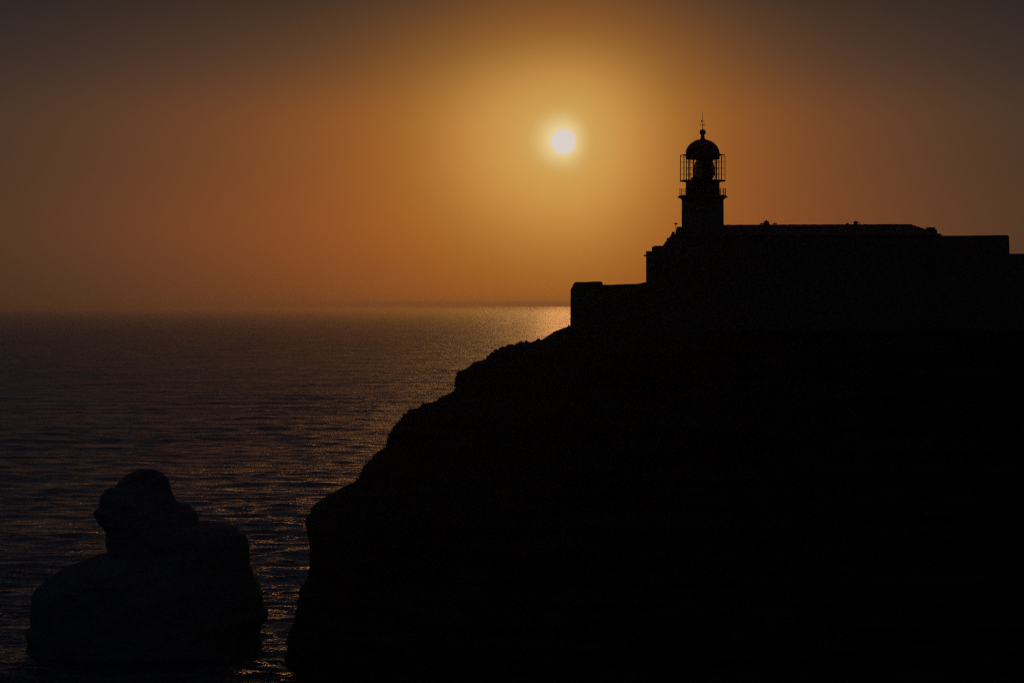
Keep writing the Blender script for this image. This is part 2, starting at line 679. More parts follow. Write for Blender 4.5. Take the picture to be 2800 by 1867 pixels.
    L.new(sc2.outputs[0], ad3.inputs[1])
    nn = N.new('ShaderNodeVectorMath')
    nn.operation = 'NORMALIZE'
    L.new(ad3.outputs[0], nn.inputs[0])
    L.new(nn.outputs[0], b.inputs['Normal'])
    b.inputs['Base Color'].default_value = (0.012, 0.026, 0.036, 1)
    b.inputs['IOR'].default_value = 1.33
    o = obj('sea_water', me, mt)
    tag(o, kind='structure')


sea()

# ------------------------------------------------------------------ headland
PROFILE = [(1559.4, 897), (1512, 914), (1503, 919), (1492, 926), (1486, 930), (1480, 933), (1465, 934), (1453, 941),
           (1446, 941), (1434, 941), (1424, 941), (1415.7, 942), (1407, 947), (1395, 948), (1385, 950), (1371, 955),
           (1356, 963), (1346.6, 971), (1337, 979), (1329.7, 985), (1312.7, 991), (1300.6, 993), (1293, 997), (1285, 1005),
           (1271.5, 1014.5), (1254.5, 1016), (1249.7, 1021), (1244.8, 1038), (1243.6, 1055), (1242, 1066), (1236, 1077),
           (1216, 1084.4), (1193, 1097), (1181.8, 1102), (1173, 1108), (1156, 1107), (1148.8, 1117.4), (1134.4, 1121.7),
           (1118.6, 1122.5), (1117, 1131.8), (1104, 1134.7), (1098.5, 1150), (1081, 1166), (1071, 1176), (1062.7, 1190.6),
           (1059.8, 1210.7), (1055.5, 1228), (1041, 1232), (1029.7, 1242), (1018, 1253.8), (1003.8, 1266.7), (992.4, 1284),
           (986.6, 1302.5), (975, 1317), (952, 1332.7), (940.7, 1333.5), (929, 1340), (917.7, 1348.5), (897.7, 1356.6),
           (877.6, 1371), (857, 1383), (853, 1394), (841, 1416), (838, 1429), (841.7, 1444.6), (847.4, 1480), (848.5, 1510),
           (847.8, 1534.5), (842, 1574), (833.7, 1595.5), (822.8, 1605), (822, 1623.5), (817, 1646.5), (810.6, 1679.5),
           (804, 1696), (799, 1712), (789, 1730.6), (787, 1752), (787.5, 1772), (783, 1795), (791, 1806), (807, 1814.6),
           (812, 1844), (810.6, 1867), (803, 1886), (770, 1905), (740, 1925)]
D_C = 395.0


def resample(P, n):
    P = np.array(P, float)
    s = np.concatenate([[0], np.cumsum(np.hypot(*np.diff(P, axis=0).T))])
    t = np.linspace(0, s[-1], n)
    return np.stack([np.interp(t, s, P[:, i]) for i in range(P.shape[1])], axis=1)


def headland():
    n = 620
    P = resample(PROFILE, n)
    x = wx(P[:, 0], D_C)
    z = wz(P[:, 1], D_C)
    # rough the line itself
    s = np.arange(n) * 0.22
    z += 0.26 * fbm(s * 1.3, s * 0 + 3, s * 0, 5, 3, 0.7)
    x += 0.36 * fbm(s * 1.3, s * 0 + 9, s * 0, 5, 7, 0.7) * np.clip((60 - z) / 4, 0.3, 1)
    # inland plateau beyond the tip
    m_ = 60
    xi = np.linspace(x[0], 190, m_ + 1)[1:][::-1]
    zi = np.interp(xi, [x[0], 40, 190], [z[0], 58.6, 60.0])
    XT = np.concatenate([xi, x])
    ZT = np.concatenate([zi, z])
    inl = np.concatenate([np.linspace(1, 0, m_ + 1)[:-1], np.zeros(n)])
    depth = np.clip((58 - ZT) / 58, 0, 1)
    Wf = (24 + 9 * depth) * (1 - 0.93 * inl)
    Wb = (34 + 20 * depth) * (1 - 0.93 * inl)
    Rr = np.full_like(XT, 32.0)
    # contour parameter: far right front -> tip -> far right back
    th = np.concatenate([np.linspace(0, 1, 40)[:-1] - 1.0, np.linspace(-1, 1, 190), 1 + np.linspace(0, 1, 40)[1:]])
    # th<-1 : straight front run
    U = np.linspace(-1.7, 1.7, 260)
    T, XX = np.meshgrid(U, XT)
    _, ZZ = np.meshgrid(U, ZT)
    _, WF = np.meshgrid(U, Wf)
    _, WB = np.meshgrid(U, Wb)
    ang = np.clip(np.abs(T), 0, 1) * PI / 2
    ext = np.clip(np.abs(T) - 1, 0, None) / 0.7
    Wd = np.where(T < 0, WF, WB)
    X = XX + 32.0 * (1 - np.cos(ang)) + ext * np.maximum(200 - XX - 32, 0)
    Y = D_C + np.sign(T) * Wd * np.sin(ang) + np.sign(T) * ext * 6
    Z = ZZ.copy()
    # rock relief, fading in away from the traced crest so that crest stays in place
    am = np.clip(np.abs(T) * 3.0, 0.16, 1) * (1 - np.clip((ZZ - 57.0) / 1.6, 0, 1))
    n1 = fbm(X / 9, Y / 9, Z / 6, 5, 21)
    n2 = fbm(X / 2.2, Y / 2.2, Z / 1.0, 4, 31)
    strata = np.abs(vnoise(X / 30, Y / 30, Z / 1.7, 41)) 
    push = am * (2.6 * n1 + 0.7 * n2 + 1.1 * (strata - 0.5))
    nx, ny = -np.cos(ang), np.sign(T) * np.sin(ang)
    fade = np.clip(np.abs(T) * 4, 0.25, 1)
    X += push * nx * fade
    Y += push * ny
    Z += 0.25 * am * n2
    V = np.stack([X, Y, Z], axis=-1)
    me = grid_mesh('cliff', V)
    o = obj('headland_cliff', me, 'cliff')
    tag(o, kind='structure')
    return x, z


cx_, cz_ = headland()

# ------------------------------------------------------------------ sea stack
STACK_L = [(424, 1285), (384, 1285), (360, 1290), (340, 1300), (320, 1320), (312, 1334), (284, 1338), (272, 1356), (272, 1386),
           (254, 1400), (262, 1416), (272, 1436), (289, 1452), (289, 1478), (289, 1496), (297, 1514), (260, 1522), (224, 1534), (160, 1560),
           (124, 1588), (100, 1608), (90, 1624), (85, 1672), (86, 1712), (72, 1722), (72, 1740), (78, 1756), (66, 1792), (50, 1812)]
STACK_R = [(424, 1285), (444, 1296), (458, 1314), (464, 1336), (472, 1360), (484, 1378), (514, 1380.5), (524, 1394), (534, 1400),
           (540, 1433), (576, 1435.5), (612, 1437), (636, 1440), (648, 1454), (666, 1464), (676, 1496), (680, 1544), (696, 1592),
           (712, 1624), (716, 1660), (731, 1680), (728, 1696), (712, 1712), (706, 1740), (712, 1770), (722, 1795), (735, 1812)]


def sea_stack():
    D = 418.0
    zs_top, zs_bot = 1285.0, 1812.0
    u = np.linspace(0, 1, 330)
    py = zs_top + (zs_bot - zs_top) * (u ** 1.15)
    # ensure rows at shoulders
    py = np.sort(np.concatenate([py, [1285.2, 1286, 1380.6, 1381.5, 1434, 1435.5, 1436.5, 1437.5, 1338, 1337, 1514, 1515]]))
    L_ = np.array(STACK_L)
    R_ = np.array(STACK_R)
    lx = np.interp(py, L_[:, 1] + np.arange(len(L_)) * 1e-3, L_[:, 0])
    rx = np.interp(py, R_[:, 1] + np.arange(len(R_)) * 1e-3, R_[:, 0])
    lx[0] = rx[0] = 404
    x0, x1, z = wx(lx, D), wx(rx, D), wz(py, D)
    cx = 0.5 * (x0 + x1)
    hw = 0.5 * (x1 - x0)
    n = 200
    a = np.linspace(0, 2 * PI, n, endpoint=False)
    ca, sa = np.cos(a), np.sin(a)
    e = 0.85
    ux = np.sign(ca) * np.abs(ca) ** e
    uy = np.sign(sa) * np.abs(sa) ** e
    hd = np.minimum(hw * 0.78, 3.0 + hw * 0.62)
    zz_ = z[:, None] - z[None, :]
    wgt = np.exp(-(zz_ / 2.6) ** 2) * np.abs(np.gradient(z))[None, :]
    hd = (wgt @ hd) / wgt.sum(1)          # the face slopes from step to step
    hd[:6] *= np.linspace(0.3, 1, 6)
    X = cx[:, None] + hw[:, None] * ux[None]
    Y = D + 1.5 + hd[:, None] * uy[None]
    Z = z[:, None] + 0 * X
    am = 0.22 + 0.9 * np.abs(sa)[None] ** 1.2
    n1 = fbm(X / 6, Y / 6, Z / 5, 5, 61)
    n2 = fbm(X / 1.2, Y / 1.2, Z / 1.6, 4, 71)
    push = am * (1.1 * n1 + 0.30 * n2)
    X = X + push * ca[None] * 0.8
    Y = Y + push * 1.6 * sa[None]
    Z = Z + 0.22 * n2
    V = np.stack([X, Y, Z], axis=-1)
    me = grid_mesh('stack', V, wrap=True)
    bm = bmesh.new()
    bm.from_mesh(me)
    bm.verts.ensure_lookup_table()
    try:
        bm.faces.new([bm.verts[i] for i in range(n)])
    except Exception:
        pass
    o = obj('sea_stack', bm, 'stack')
    tag(o, "dark craggy rock stack with a rounded head and right shoulder rising from the sea", "sea stack")


sea_stack()

# ------------------------------------------------------------------ fort wall
def fort():
    t = thing('fort_wall', (wx(1600, 388), 388, 58), "low fort wall with a chamfered bastion on the cliff edge, left of the lighthouse buildings", "fort wall")
    D = 388.0
    pts = [(1559.3, 905), (1560.2, 789.7), (1564.7, 783.6), (1568, 775), (1572, 771), (1603, 770.8), (1625, 769.8), (1643, 769.4),
           (1645.8, 771), (1647.5, 774.5), (1648.6, 778.5), (1648.6, 905)]
    bm = bmesh.new()
    prism(bm, [(wx(a, D + 7 if a < 1600 else D), wz(b, D)) for a, b in pts], D, D + 7)
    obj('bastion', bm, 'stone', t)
    pts = [(1648.7, 905), (1648.7, 778.3), (1671, 778.4), (1700, 777.2), (1717, 776.4), (1735, 776.2), (1746, 775.6), (1757, 773.2), (1768, 770.6), (1768, 905)]
    bm = bmesh.new()
    prism(bm, [(wx(a, D), wz(b, D)) for a, b in pts], D + 0.4, D + 2.0)
    obj('curtain_wall', bm, 'stone', t)
    pts = [(1768.1, 905), (1768.1, 771), (2100, 766), (2500, 764), (2950, 762), (2950, 905)]
    bm = bmesh.new()
    prism(bm, [(wx(a, 386), wz(b, 386)) for a, b in pts], D - 2.0, D)
    obj('rampart', bm, 'stone', t)
    # sloping wall down the crest
    t2 = bmesh.new()
    D2 = 394.0
    pts = [(1561, 888.7), (1547.7, 894.8), (1530, 901.3), (1512, 908.2), (1509.5, 917.6), (1509, 930), (1561, 915)]
    prism(t2, [(wx(a, D2), wz(b, D2)) for a, b in pts], D2 - 0.5, D2 + 0.8)
    o = obj('sloping_wall', t2, 'stone')
    tag(o, "short stone wall sloping down the crest from the foot of the bastion", "wall")
    # small hooded lamp on a post
    D3 = 394.2
    t3 = thing('ground_lamp', (wx(1555, D3), D3, wz(893, D3)), "tiny lamp on a short post at the foot of the bastion", "lamp")
    bm = bmesh.new()
    lathe(bm, [(0.05, wz(895.5, D3)), (0.05, wz(890, D3))], wx(1554.6, D3), D3, 8)
    obj('post', bm, 'iron', t3)
    bm = bmesh.new()
    lathe(bm, [(0.06, wz(890.6, D3)), (0.13, wz(887.6, D3)), (0.10, wz(887, D3)), (0.0, wz(886.8, D3))], wx(1554.4, D3), D3, 10)
    obj('lamp_head', bm, 'iron', t3)


fort()

# ------------------------------------------------------------------ buildings left of tower
def chapel():
    D = 396.0
    t = thing('chapel', (wx(1820, D), D, 60), "gabled chapel block with curved stepped parapet at the left foot of the lighthouse", "chapel")
    X = lambda p: wx(p, D)
    Z = lambda p: wz(p, D)
    bm = bmesh.new()
    box(bm, wx(1782.3, D + 9), wx(1852.6, D + 8.8) - 0.003, D, D + 9, 56, Z(672))
    obj('wall', bm, 'plaster', t)
    g = [(1812, 672.3), (1813.1, 671.6), (1819.2, 663.5), (1818.7, 661.6), (1820.8, 660.9), (1823.8, 657.4), (1824, 651), (1829.2, 650.4),
         (1832.5, 647.3), (1835, 643.6), (1836.6, 639.5), (1837.6, 636), (1838.4, 633.7), (1845.3, 633.7), (1845.3, 640.7), (1847.7, 640.7),
         (1847.7, 631.5), (1849.2, 629.6), (1851.4, 626.6), (1852, 620), (1866, 620), (1866, 672.3)]
    bm = bmesh.new()
    prism(bm, [(X(a), Z(b)) for a, b in g], D + 0.05, D + 0.9)
    obj('gable', bm, 'plaster', t)
    bm = bmesh.new()
    box(bm, wx(1852.6, D + 8.8), X(1900), D + 0.95, D + 8.8, 56, Z(621))
    obj('side_wall', bm, 'plaster', t)
    for i, px in enumerate((1797, 1822)):
        bm = bmesh.new()
        zc = Z(720)
        box(bm, X(px) - 0.55, X(px) + 0.55, D - 0.05, D + 0.05, zc - 0.9, zc + 0.9)
        f = obj('window', bm, 'wood', t)
        bm = bmesh.new()
        box(bm, X(px) - 0.43, X(px) + 0.43, D - 0.07, D - 0.052, zc - 0.78, zc + 0.78)
        obj('pane', bm, 'window', f)

    D = 394.0
    X = lambda p: wx(p, D)
    Z = lambda p: wz(p, D)
    t = thing('annex', (X(1774), D, 60), "narrow flat-topped annex with a water spout, lowest step left of the chapel", "annex")
    bm = bmesh.new()
    prism(bm, [(wx(a, D + 2), Z(b)) for a, b in ((1766.8, 900), (1766.3, 689), (1764.9, 687), (1788, 687), (1788, 900))], D - 0.5, D + 1.8)
    obj('wall', bm, 'plaster', t)
    bm = bmesh.new()
    prism(bm, [(X(a), Z(b)) for a, b in ((1768, 696.9), (1760, 697.1), (1760.6, 698.6), (1761.9, 700.9), (1768, 701.2))], D + 0.2, D + 0.8)
    obj('water_spout', bm, 'stone', t)

    # floodlight mast
    D = 395.2
    X = lambda p: wx(p, D)
    Z = lambda p: wz(p, D)
    t = thing('mast', (X(1848.1), D, Z(640)), "thin mast with a flat dark head beside the chapel gable", "mast")
    bm = bmesh.new()
    tube(bm, [(X(1848.6), D, Z(641)), (X(1848.5), D, Z(630)), (X(1848.1), D, Z(612))], 0.055, 8)
    obj('pole', bm, 'iron', t)
    bm = bmesh.new()
    prism(bm, [(X(a), Z(b)) for a, b in ((1843.3, 610.3), (1844, 609.9), (1852.5, 609.9), (1853.2, 610.3), (1853, 612.4), (1850.5, 613.7), (1846, 613.7), (1843.5, 612.4))], D - 0.15, D + 0.15)
    obj('lamp_head', bm, 'iron', t)
    bm = bmesh.new()
    box(bm, X(1848.3), X(1850.2), D - 0.06, D + 0.06, Z(632), Z(627.8))
    obj('bracket', bm, 'iron', t)


chapel()

# ------------------------------------------------------------------ lighthouse
def lighthouse():
    D = 400.0
    k = K * D
    cx, cy = wx(1921.4, D), D
    Z = lambda p: wz(p, D)
    t = thing('lighthouse', (cx, cy, 58.5), "round lighthouse tower with domed caged lantern and railed gallery rising above the long roof", "lighthouse")
    bm = bmesh.new()
    lathe(bm, [(3.72, 57), (3.60, Z(640)), (57.0 * k, Z(547.6))], cx, cy, 72)
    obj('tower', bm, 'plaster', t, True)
    bm = bmesh.new()
    lathe(bm, [(56.9 * k, Z(547.9)), (57.5 * k, Z(546.5)), (60 * k, Z(544)), (62 * k, Z(542.2)), (65 * k, Z(541.4)), (67.2 * k, Z(541)), (67.9 * k, Z(539.5)),
               (67.2 * k, Z(537.4)), (64.5 * k, Z(535.6)), (63.5 * k, Z(534.8)), (46 * k, Z(534.6))], cx, cy, 72)
    obj('gallery_cornice', bm, 'plaster', t)
    # lower railing
    R1 = 63.0 * k
    z0, z1 = Z(535), Z(517.2)
    rail_off = math.radians(4)
    NP = 22
    me0 = None
    for i in range(NP):
        a = rail_off + 2 * PI * i / NP
        p = (cx + R1 * math.cos(a), cy + R1 * math.sin(a))
        bm = bmesh.new()
        tube(bm, [(p[0], p[1], z0 - 0.05), (p[0], p[1], z1 + 0.06)], 0.042, 6)
        ball(bm, (p[0], p[1], z1 + 0.08), 0.05, 4)
        obj('railing_post', bm, 'iron', t)
    for py in (517.8, 522.6, 527.4, 531.6):
        bm = bmesh.new()
        tube(bm, [(cx + R1 * math.cos(2 * PI * i / 64), cy + R1 * math.sin(2 * PI * i / 64), Z(py)) for i in range(64)], 0.022, 6, True)
        obj('railing_ring', bm, 'iron', t)
    # lantern base
    bm = bmesh.new()
    lathe(bm, [(46.0 * k, Z(534.7)), (46.0 * k, Z(492.6))], cx, cy, 64)
    obj('lantern_base', bm, 'red', t, True)
    bm = bmesh.new()
    lathe(bm, [(46.1 * k, Z(498.6)), (55 * k, Z(497.2)), (62.0 * k, Z(496.4)), (62.6 * k, Z(495.4)), (62.6 * k, Z(494.6)), (46.1 * k, Z(494.6))], cx, cy, 64)
    obj('lantern_gallery', bm, 'red', t)
    off = math.radians(5)
    NM = 16
    Rg = 45.0 * k
    for i in range(NM):
        a = off + 2 * PI * i / NM
        bm = bmesh.new()
        ux, uy = math.cos(a), math.sin(a)
        w, dp = 0.048, 0.055
        vs = []
        for zz in (Z(492.6), Z(434.8)):
            for s1, s2 in ((-1, -1), (1, -1), (1, 1), (-1, 1)):
                vs.append(bm.verts.new((cx + ux * (Rg + s2 * dp) - uy * s1 * w, cy + uy * (Rg + s2 * dp) + ux * s1 * w, zz)))
        for f in ((3, 2, 1, 0), (4, 5, 6, 7), (0, 1, 5, 4), (1, 2, 6, 5), (2, 3, 7, 6), (3, 0, 4, 7)):
            bm.faces.new([vs[q] for q in f])
        obj('mullion', bm, 'red', t)
        # panes between the mullions: four tiers in one curved-sided sheet of real thickness
        a1 = off + 2 * PI * (i + 1) / NM
        bm = bmesh.new()
        q = []
        for rr in (Rg - 0.006, Rg + 0.006):
            for aa in (a + 0.024, a1 - 0.024):
                for zz in (Z(492.5), Z(435)):
                    q.append(bm.verts.new((cx + rr * math.cos(aa), cy + rr * math.sin(aa), zz)))
        for f in ((0, 1, 3, 2), (4, 6, 7, 5), (0, 4, 5, 1), (2, 3, 7, 6), (0, 2, 6, 4), (1, 5, 7, 3)):
            bm.faces.new([q[j] for j in f])
        obj('glass_pane', bm, 'pane', t)
    for py in (443.6, 461.0, 477.4):
        bm = bmesh.new()
        tube(bm, [(cx + Rg * math.cos(off + 2 * PI * i / 16), cy + Rg * math.sin(off + 2 * PI * i / 16), Z(py)) for i in range(16)], 0.024, 5, True)
        obj('glazing_bar', bm, 'red', t)
    # outer cage
    Rc = 61.6 * k
    for i in range(NM):
        a = off + 2 * PI * i / NM
        ux, uy = math.cos(a), math.sin(a)
        P = lambda r, z: (cx + ux * r * k, cy + uy * r * k, Z(z))
        bm = bmesh.new()
        tube(bm, [P(61.8, 495), P(61.8, 428), P(61.3, 425.6), P(59.6, 424.2), P(57, 423.7), P(53, 423.8), P(49, 425.0)], 0.042, 6)
        obj('cage_bar', bm, 'iron', t)
    for py, rr, th in ((494.0, 61.8, 0.03), (477.6, 61.8, 0.016), (461.2, 61.8, 0.018), (444, 61.8, 0.016), (428, 61.8, 0.016), (424.0, 57, 0.022)):
        bm = bmesh.new()
        tube(bm, [(cx + rr * k * math.cos(off + 2 * PI * i / 16), cy + rr * k * math.sin(off + 2 * PI * i / 16), Z(py)) for i in range(16)], th, 5, True)
        obj('cage_ring', bm, 'iron', t)
    # dome
    prof = [(46.0 * k, Z(435.5)), (46.2 * k, Z(428)), (49.6 * k, Z(425.8)), (50.3 * k, Z(424.2)), (49.4 * k, Z(423.0)), (46.6 * k, Z(422.6))]
    for i in range(1, 22):
        a = PI / 2 * i / 22.5
        prof.append((46.4 * k * math.cos(a), Z(422.7 - 41.5 * math.sin(a))))
    prof.append((0, Z(382)))
    bm = bmesh.new()
    lathe(bm, prof, cx, cy, 64)
    obj('dome', bm, 'red', t, True)
    bm = bmesh.new()
    lathe(bm, [(10.5 * k, Z(385)), (9.6 * k, Z(383.2)), (7.2 * k, Z(380.6)), (5.6 * k, Z(377.6)), (5.0 * k, Z(374.8)), (5.9 * k, Z(373.8)), (5.9 * k, Z(372.8)), (4.7 * k, Z(371.8)), (4.6 * k, Z(369.5))], cx, cy, 32)
    obj('vent_neck', bm, 'red', t, True)
    bm = bmesh.new()
    ball(bm, (cx, cy, Z(362.4)), 8.7 * k, 16)
    obj('ball_finial', bm, 'red', t, True)
    # dome ladder rail (thin rail standing off the left side of the dome)
    bm = bmesh.new()
    pts = []
    for i in range(13):
        a = math.radians(8 + 66 * i / 12)
        pts.append((cx - 47.4 * k * math.cos(a), cy - 0.3, Z(422.7 - 42.8 * math.sin(a))))
    tube(bm, pts, 0.018, 5)
    pts2 = [(p[0], p[1] + 0.45, p[2]) for p in pts]
    tube(bm, pts2, 0.018, 5)
    for p, q in zip(pts, pts2):
        tube(bm, [p, q], 0.014, 4)
    obj('dome_ladder', bm, 'iron', t)
    # weather vane
    bm = bmesh.new()
    tube(bm, [(cx, cy, Z(355)), (cx, cy, Z(342)), (cx - 0.02, cy, Z(325)), (cx - 0.06, cy, Z(306.6))], [0.05, 0.045, 0.032, 0.03], 6)
    ball(bm, (cx - 0.06, cy, Z(307.3)), 0.065, 5)
    vane = obj('vane_pole', bm, 'iron', t)
    bm = bmesh.new()
    for a in (0.15, PI / 2 + 0.15, PI + 0.15, 3 * PI / 2 + 0.15):
        e = (cx + 6.0 * k * math.cos(a), cy + 6.0 * k * math.sin(a), Z(342.3))
        tube(bm, [(cx, cy, Z(343)), e], 0.024, 5)
        ball(bm, e, 0.08, 5)
    obj('direction_arms', bm, 'iron', vane)
    bm = bmesh.new()
    tube(bm, [(cx - 3 * k, cy, Z(331.9)), (cx + 4 * k, cy, Z(331.9))], 0.018, 5)
    ball(bm, (cx, cy, Z(331.9)), 0.07, 5)
    hd = [(cx - 1.4 * k, Z(331.9))] + [(cx - (2.4 + 2.8 * math.sin(PI * i / 8)) * k * 0.98 + 0, Z(331.9 - 2.6 * math.cos(PI * i / 8))) for i in range(9)]
    prism(bm, hd, cy - 0.02, cy + 0.02)
    for s in (-1, 1):
        tube(bm, [(cx + 2.8 * k, cy, Z(331.9)), (cx + 4.8 * k, cy, Z(331.9 - s * 2.0))], 0.03, 5)
    obj('wind_arrow', bm, 'iron', vane)
    for a in (0.0, PI / 2, PI, 3 * PI / 2):
        bm = bmesh.new()
        tube(bm, [(cx, cy, Z(322)), (cx + 20.5 * k * math.cos(a), cy + 20.5 * k * math.sin(a), Z(385.5))], 0.009, 4)
        obj('guy_wire', bm, 'iron', t)
    # lens
    lx = cx + 4.2 * k
    bm = bmesh.new()
    lathe(bm, [(24 * k, Z(493)), (24 * k, Z(489)), (17 * k, Z(488)), (14 * k, Z(487))], cx, cy, 40)
    box(bm, cx - 31 * k, cx - 12 * k, cy - 0.6, cy + 0.6, Z(493), Z(486))
    box(bm, cx - 26 * k, cx - 12 * k, cy - 0.5, cy + 0.5, Z(487), Z(482.5))
    obj('lens_pedestal', bm, 'iron', t)
    lens_prof = [(487, 24.0), (484, 26.5), (480.5, 28.2), (477, 29.2), (473.5, 29.7), (470, 29.9), (466.5, 30.0), (463, 29.8), (459.5, 29.2),
                 (456, 28.6), (452.5, 27.4), (449, 26.4), (445.5, 25.0), (442, 23.6), (438.5, 22.0), (435.4, 20.4)]
    lens = None
    bm = bmesh.new()
    for py, r in lens_prof:
        h = 1.45 * k
        r = r * k
        lathe(bm, [(r - 0.16, Z(py) - h), (r - 0.02, Z(py) - h * 0.95), (r, Z(py)), (r - 0.05, Z(py) + h * 0.95), (r - 0.16, Z(py) + h)], lx, cy, 40)
    obj('lens', bm, 'lens', t)
    bm = bmesh.new()
    for i in range(8):
        a = 0.3 + 2 * PI * i / 8
        tube(bm, [(lx + (r + 0.6) * k * math.cos(a), cy + (r + 0.6) * k * math.sin(a), Z(py)) for py, r in lens_prof], 0.05, 5)
    obj('lens_frame', bm, 'iron', t)
    bm = bmesh.new()
    lathe(bm, [(9 * k, Z(489)), (12 * k, Z(478)), (12 * k, Z(446)), (20 * k, Z(438)), (22 * k, Z(434.5))], lx + 6 * k, cy, 24)
    obj('lens_core', bm, 'iron', t)
    # down conductor
    bm = bmesh.new()
    tube(bm, [(wx(1862.2, D), cy, Z(546)), (wx(1860.2, D), cy, Z(585)), (wx(1857.5, D), cy, Z(605)), (wx(1855, D), cy - 0.5, Z(619.5))], 0.009, 4)
    obj('conductor_cable', bm, 'iron', t)


lighthouse()

# ------------------------------------------------------------------ long building
def long_building():
    D = 407.0
    X = lambda p: wx(p, D)
    Z = lambda p: wz(p, D)
    t = thing('keepers_house', (X(2200), D, 59), "long low building with a tiled hip roof running right from the lighthouse", "building")
    xl, xr = wx(1905, 403), X(2563)
    yf, yb = 402.0, 412.0
    ze = Z(645) - 0.05
    bm = bmesh.new()
    box(bm, xl, xr - 0.3, yf + 0.4, yb - 0.4, 56, ze - 0.02)
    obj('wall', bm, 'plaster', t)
    # hip roof with pan-tile ribs running down both slopes
    bm = bmesh.new()
    zr0, zr1 = Z(616.6), Z(614.3)
    rx0, rx1 = xl, X(2489)
    n = 150
    xs = np.linspace(rx0, rx1, n)
    fr, rd, bk = [], [], []
    for i, x in enumerate(xs):
        w = 0.03 if i % 2 else 0.0
        u = (x - rx0) / (rx1 - rx0)
        rd.append(bm.verts.new((x, D, zr0 + (zr1 - zr0) * u + w)))
        ex = x if i < n - 1 else x
        fr.append(bm.verts.new((xl + (xr - xl) * u, yf, ze + w)))
        bk.append(bm.verts.new((xl + (xr - xl) * u, yb, ze + w)))
    for i in range(n - 1):
        bm.faces.new((fr[i], fr[i + 1], rd[i + 1], rd[i]))
        bm.faces.new((rd[i], rd[i + 1], bk[i + 1], bk[i]))
    bm.faces.new((fr[-1], bk[-1], rd[-1]))
    bm.faces.new((fr[0], rd[0], bk[0]))
    bm.faces.new(fr[::-1] + bk)
    obj('roof', bm, 'tile', t)
    # ridge tiles, one by one, and down the hip
    def tile_mesh(rad, length):
        b = bmesh.new()
        a, c = [], []
        for j in range(6):
            an = PI * j / 5
            a.append(b.verts.new((-length / 2, math.cos(an) * rad * 1.12, math.sin(an) * rad * 1.12 - rad * 0.45)))
            c.append(b.verts.new((length / 2, math.cos(an) * rad * 0.9, math.sin(an) * rad * 0.9 - rad * 0.45)))
        for j in range(5):
            b.faces.new((a[j], a[j + 1], c[j + 1], c[j]))
        b.faces.new(a[::-1])
        b.faces.new(c)
        me = bpy.data.meshes.new('ridge_tile')
        b.to_mesh(me)
        b.free()
        me.materials.append(M['tile'])
        return me
    L_ = 8.5 * K * D
    tm = tile_mesh(0.17, L_ * 1.05)
    xt = wx(1975, D)
    i = 0
    while xt < rx1 + 0.1:
        u = (xt - rx0) / (rx1 - rx0)
        o = bpy.data.objects.new('ridge_tile', tm)
        COL.objects.link(o)
        o.parent = t
        rnd = random.Random(i)
        o.location = (xt - t.location.x, 0, zr0 + (zr1 - zr0) * u + 0.0 + rnd.uniform(-0.02, 0.03) - t.location.z)
        o.rotation_euler = (0, rnd.uniform(-0.02, 0.02), 0)
        xt += L_
        i += 1
    hx0, hz0 = rx1, zr1
    hl = math.hypot(xr - rx1, ze - zr1)
    nh = int(hl / L_)
    for q in range(nh):
        u = (q + 0.5) / nh
        o = bpy.data.objects.new('ridge_tile', tm)
        COL.objects.link(o)
        o.parent = t
        o.location = (rx1 + (xr - rx1) * u - t.location.x, -(D - yf) * u, zr1 + (ze - zr1) * u - t.location.z)
        o.rotation_euler = (0, math.atan2(zr1 - ze, xr - rx1), -math.atan2(D - yf, xr - rx1))
    # windows above the rampart
    for px in range(2020, 2480, 58):
        zc = 70.3
        x = wx(px, yf)
        bm = bmesh.new()
        box(bm, x - 0.6, x + 0.6, yf + 0.33, yf + 0.398, zc - 0.95, zc + 0.95)
        f = obj('window', bm, 'wood', t)
        bm = bmesh.new()
        box(bm, x - 0.48, x - 0.03, yf + 0.31, yf + 0.328, zc - 0.83, zc + 0.83)
        box(bm, x + 0.03, x + 0.48, yf + 0.31, yf + 0.328, zc - 0.83, zc + 0.83)
        obj('pane', bm, 'window', f)
    kk = K * D

    def zr(px):
        u = (X(px) - rx0) / (rx1 - rx0)
        return zr0 + (zr1 - zr0) * u
    # big roof ventilators
    def vent(px, prof, lab):
        bm = bmesh.new()
        zb = zr(px)
        lathe(bm, [(max(r, 0) * kk, zb + h * kk) for r, h in prof], X(px), D, 10, 0.2)
        o = obj('roof_ventilator', bm, 'plaster', t)
        o['label'] = lab
    vent(2095.2, [(7.5, -3), (7.8, 1.2), (9.6, 3.2), (9.4, 4.4), (7.8, 6.0), (8.6, 7.8), (8.4, 8.6), (4.2, 10.8), (1.2, 13.6), (0, 14.2)],
         "larger roof ventilator with pointed cap, nearer the lighthouse")
    vent(2339.7, [(9.8, -2), (9.6, 0.6), (5.4, 1.4), (5.2, 3.6), (7.6, 6.4), (7.2, 7.6), (3.6, 9.8), (0, 11.2)],
         "smaller roof ventilator flaring under its cap, farther from the lighthouse")
    # curled T vents
    def tvent(px, hw, hh, droop, lab=None, legs=False):
        bm = bmesh.new()
        zb = zr(px)
        tube(bm, [(X(px), D, zb - 0.1), (X(px), D, zb + hh * kk)], 0.095, 6)
        pts = []
        for i in range(11):
            u = -1 + 2 * i / 10
            pts.append((X(px) + u * hw * kk, D, zb + (hh - droop * abs(u) ** 2.2) * kk))
        tube(bm, pts, 0.115, 6)
        if legs:
            for s in (-1, 1):
                tube(bm, [(X(px) + s * hw * kk, D, zb - 0.1), (X(px) + s * hw * kk, D, zb + (hh - droop) * kk)], 0.06, 6)
        o = obj('vent_pipe', bm, 'iron', t)
        if lab:
            o['label'] = lab
    tvent(2082.3, 4.1, 4.4, 2.0)
    tvent(2118.8, 5.0, 4.9, 2.3)
